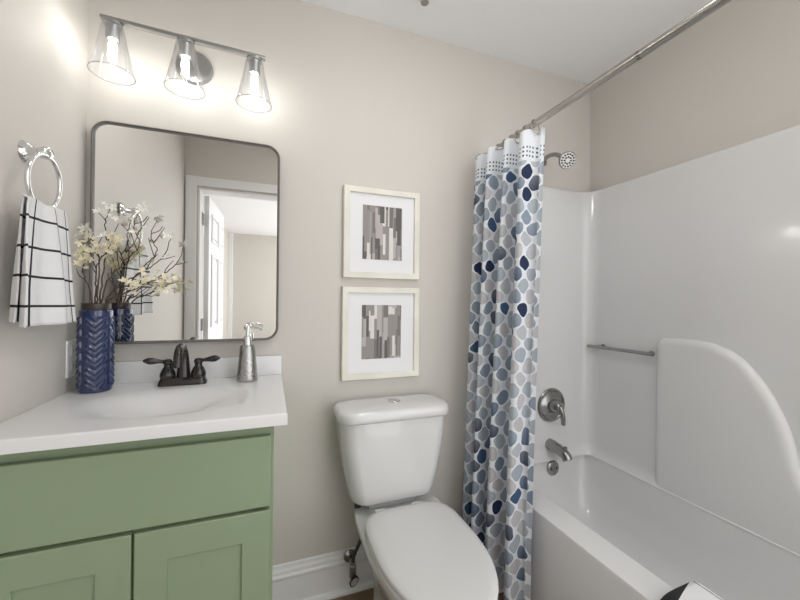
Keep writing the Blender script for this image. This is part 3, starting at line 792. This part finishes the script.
for lx, dz in ((.112, .0058), (.312, 0), (.526, -.0058)):
    z = LZ+dz-.006; o_ = (lx, LY, z)
    bm = NB(); lathe(bm, [(.020, 0), (.026, -.004), (.026, -.012), (.0195, -.014), (.0195, -.020), (.0185, -.022), (.0185, -.055), (.0165, -.058), (0, -.058)], o_, (0, 0, 1), 28); so = obj('lamp_socket', bm, 'darknickel', t)
    bm = NB(); lathe(bm, [(.0268, -.012), (.029, -.020), (.036, -.064), (.046, -.108), (.0585, -.164), (.0593, -.1645), (.0595, -.163), (.047, -.107), (.037, -.063), (.030, -.019), (.0278, -.012)], o_, (0, 0, 1), 48, False); sh = obj('glass_shade', bm, 'glass', t)
    bm = NB(); tube(bm, [(lx+.059*cos(a), LY+.059*sin(a), z-.164) for a in [2*pi*i/48 for i in range(48)]], .0011, 8, closed=True); obj('shade_rim', bm, 'glassrim', sh)
    bm = NB(); lathe(bm, [(.0, -.0575), (.008, -.058), (.009, -.066), (.0115, -.076), (.012, -.086), (.010, -.100), (.006, -.112), (.003, -.117), (0, -.118)], o_, (0, 0, 1), 24); obj('light_bulb', bm, 'bulb', so)

# ------------------------------------------------------------------ framed prints
def picture(x0, x1, z0, z1, art, label, seed):
    t = thing('picture_frame', label, 'picture', ((x0+x1)/2, -.001, z0))
    w, h = x1-x0, z1-z0; cx, cz = (x0+x1)/2, (z0+z1)/2
    bm = NB(); secs = []
    for ins, y in ((0, -.001), (0, -.020), (.002, -.023), (.024, -.023), (.0255, -.021), (.0255, -.010)):
        secs.append([(cx+sx*(w/2-ins), y, cz+sz*(h/2-ins)) for sx, sz in ((-1, -1), (1, -1), (1, 1), (-1, 1))])
    loft(bm, secs, False, False); obj('frame', bm, 'frame', t, False)
    bm = NB(); box(bm, x0+.02, x1-.02, -.012, -.004, z0+.02, z1-.02); obj('mat_board', bm, 'mat', t, False)
    aw, ah = .178, .232
    me = bpy.data.meshes.new('print'); b = BASE[t.name]
    vs = [(cx+sx*aw/2-b.x, -.0135-b.y, cz+.004+sz*ah/2-b.z) for sx, sz in ((-1, -1), (1, -1), (1, 1), (-1, 1))]
    vs += [(v[0], v[1]+.0014, v[2]) for v in vs]
    me.from_pydata(vs, [], [(0, 1, 2, 3), (4, 7, 6, 5), (0, 4, 5, 1), (1, 5, 6, 2), (2, 6, 7, 3), (3, 7, 4, 0)]); ul = me.uv_layers.new(name='UVMap')
    for l in me.loops: ul.data[l.index].uv = ((0, 0), (1, 0), (1, 1), (0, 1))[l.vertex_index % 4]
    obj('art_print', me, art, t)
picture(.872, 1.216, 1.323, 1.712, 'art1', 'upper of the two cream framed abstract prints above the toilet', 1)
picture(.870, 1.219, .891, 1.286, 'art2', 'lower of the two cream framed abstract prints, just above the toilet tank', 2)

# ------------------------------------------------------------------ towel ring, hand towel, wall plate
RY, RZ0, RR, RXc = -.345, 1.517, .068, .052
t = thing('towel_ring', 'polished chrome towel ring on the left wall', 'towel ring', (.001, RY, 1.59))
bm = NB(); lathe(bm, [(.027, 0), (.027, .004), (.023, .008), (.021, .012), (.016, .015), (.0125, .018), (.0105, .026), (.0105, .040), (.014, .044), (.0155, .052), (.013, .062), (.006, .066), (0, .067)], (.001, RY+.022, 1.594), (1, -.36, -.05), 28); obj('mount', bm, 'chrome', t)
bm = NB(); tube(bm, [(RXc+.004*cos(a), RY+RR*sin(a), RZ0+RR*cos(a)) for a in [2*pi*i/56 for i in range(56)]], .0052, 12, closed=True); obj('ring', bm, 'chrome', t)

def hand_towel():
    zt = RZ0-RR; nu, nv = 60, 34; vs, fs, uvs = [], [], []
    b = Vector((RXc, RY, 1.15))
    for layer in (1, -1):
        pass
    rows = []
    Lf, Lb = .300, .290
    prof = []                                          # (dz below the ring, side, fraction down)
    for j in range(nv+1): prof.append((Lf*(1-j/nv), 1))
    for k in range(1, 6): prof.append((0, 1-2*k/6))
    for j in range(nv+1): prof.append((Lb*j/nv, -1))
    run = 0
    for k, (dn, side) in enumerate(prof):
        f = dn/.315
        wdt = .172+.118*min(1, f)**.75
        if side < 0: wdt *= .86
        row = []
        for i in range(nu+1):
            s = i/nu-.5
            y = RY+.012*f+s*wdt
            fold = .013*sin(s*pi*3.2+.9)+.006*sin(s*pi*7+.3)
            edge = exp(-f*7)
            arch = sqrt(max(0, (RR*1.02)**2-min(abs(y-RY), RR*.99)**2))
            ztop = RZ0-arch+.0075*(1-edge)
            ztop = max(RZ0-RR, min(ztop, RZ0-RR+.004))+.0058
            if abs(side) < 1: zz = ztop+.004*(1-side*side); xx = RXc+side*.0075
            else: zz = ztop-dn-(.004*s if f > .5 else 0); xx = RXc+side*(.0075+.006*f)+fold*(.25+.75*min(1, f*1.5))*(1 if side > 0 else .9)
            xx = max(xx, .010)
            row.append((xx, y, zz))
        rows.append(row)
    m = len(rows)
    for k, row in enumerate(rows):
        for i, p in enumerate(row): vs.append(tuple(Vector(p)-b))
    me = bpy.data.meshes.new('hand_towel')
    for k in range(m-1):
        for i in range(nu):
            a = k*(nu+1)+i; fs.append((a, a+1, a+nu+2, a+nu+1))
    me.from_pydata(vs, [], fs); ul = me.uv_layers.new(name='UVMap')
    UV = []
    for k in range(m):
        dn, side = prof[k]; v = (.315-dn) if side > 0 else .315-dn
        for i in range(nu+1): UV.append((.29*i/nu, v))
    for l in me.loops: ul.data[l.index].uv = UV[l.vertex_index]
    for p in me.polygons: p.use_smooth = True
    o = obj('hand_towel', me, 'towel', None, loc=b)
    md = o.modifiers.new('thickness', 'SOLIDIFY'); md.thickness = .004; md.offset = 0
    return o
tag(hand_towel(), 'white hand towel with black windowpane lines hanging from the towel ring', 'towel')

t = thing('wall_outlet', 'white wall outlet plate on the left wall behind the navy vase', 'outlet', (.0005, -.085, 1.037))
bm = NB(); box(bm, .0005, .0065, -.121, -.049, .979, 1.095, .003, 2); obj('plate', bm, 'plate', t, True, 30)
for z in (1.013, 1.061):
    bm = NB(); box(bm, .006, .009, -.102, -.068, z-.014, z+.014, .002, 2); s_ = obj('socket', bm, 'plate', t, True, 30)
    bm = NB(); box(bm, .0085, .0093, -.093, -.091, z-.005, z+.006); box(bm, .0085, .0093, -.080, -.078, z-.005, z+.006); obj('slots', bm, 'slot', s_, False)

# ------------------------------------------------------------------ bath towel over the tub rim
def bath_towel():
    me = bpy.data.meshes.new('bath_towel'); vs, fs, uvs = [], [], []
    b = Vector((1.62, -1.02, RZ))
    xo, xi, top, rr = TX0-.014, 1.760, RZ+.024, .070
    prof = [(xo-.004, .12), (xo-.004, .2), (xo-.004, .3), (xo-.004, top-rr)]
    prof += [(xo-.004+rr*(1-cos(a)), top-rr+rr*sin(a)) for a in [pi/2*i/8 for i in range(1, 9)]]
    prof += [(1.64, top+.001)]
    prof += [(xi-rr*(1-sin(a)), top-rr+rr*cos(a)) for a in [pi/2*i/8 for i in range(9)]]
    prof += [(xi-.008, .34), (xi-.018, .27), (xi-.024, .22)]
    ny = 26; arc = [0]
    for p, q in zip(prof, prof[1:]): arc.append(arc[-1]+sqrt((p[0]-q[0])**2+(p[1]-q[1])**2))
    for i in range(ny+1):
        v = .36*i/ny; y = -.842-v
        k = 1.0
        for (x, z), a in zip(prof, arc):
            w = .002*sin(a*30+v*25)
            cxx = 1.62; sh = .012*(1-k)
            vs.append((x-b.x+(sh if x < cxx else -sh)*.6, y-b.y-.010*sin(a*9)*0, z-b.z-(sh if z > RZ else 0)+w)); uvs.append((a, v))
    m = len(prof)
    for i in range(ny):
        for j in range(m-1):
            a = i*m+j; fs.append((a, a+1, a+m+1, a+m))
    me.from_pydata(vs, [], fs); ul = me.uv_layers.new(name='UVMap')
    for l in me.loops: ul.data[l.index].uv = uvs[l.vertex_index]
    for p in me.polygons: p.use_smooth = True
    o = obj('bath_towel', me, 'bathtowel', None, loc=b)
    md = o.modifiers.new('thickness', 'SOLIDIFY'); md.thickness = .008; md.offset = -1
    return o
tag(bath_towel(), 'white bath towel with a black band draped over the tub rim', 'towel')

# ------------------------------------------------------------------ ceiling fitting, added fill light
t = thing('ceiling_sprinkler', 'small round grey fitting on the white ceiling', 'sprinkler', (1.15, -.20, 2.4395))
bm = NB(); lathe(bm, [(.030, 0), (.029, .006), (.020, .010), (.010, .011), (.009, .026), (.0, .027)], (1.15, -.20, 2.4395), (0, 0, -1), 28); obj('escutcheon', bm, 'plate', t)
bm = NB(); lathe(bm, [(.0, .026), (.016, .027), (.016, .029), (0, .030)], (1.15, -.20, 2.4395), (0, 0, -1), 20); obj('deflector', bm, 'nickel', t)

t = thing('added_fill_light', 'added round white ceiling light, out of view, brightening the bathroom', 'light fixture', (1.10, -.85, 2.4395))  # added out of view to brighten the room; no known fixture here
bm = NB(); lathe(bm, [(.175, 0), (.178, .004), (.178, .022), (.172, .026), (.160, .026), (.160, .02), (0, .02)], (1.10, -.85, 2.4395), (0, 0, -1), 48); obj('housing', bm, 'plate', t)
bm = NB(); lathe(bm, [(.158, .021), (.158, .030), (.150, .040), (.12, .050), (.07, .057), (0, .060)], (1.10, -.85, 2.4395), (0, 0, -1), 48); obj('fill_diffuser', bm, 'fill_diffuser', t)
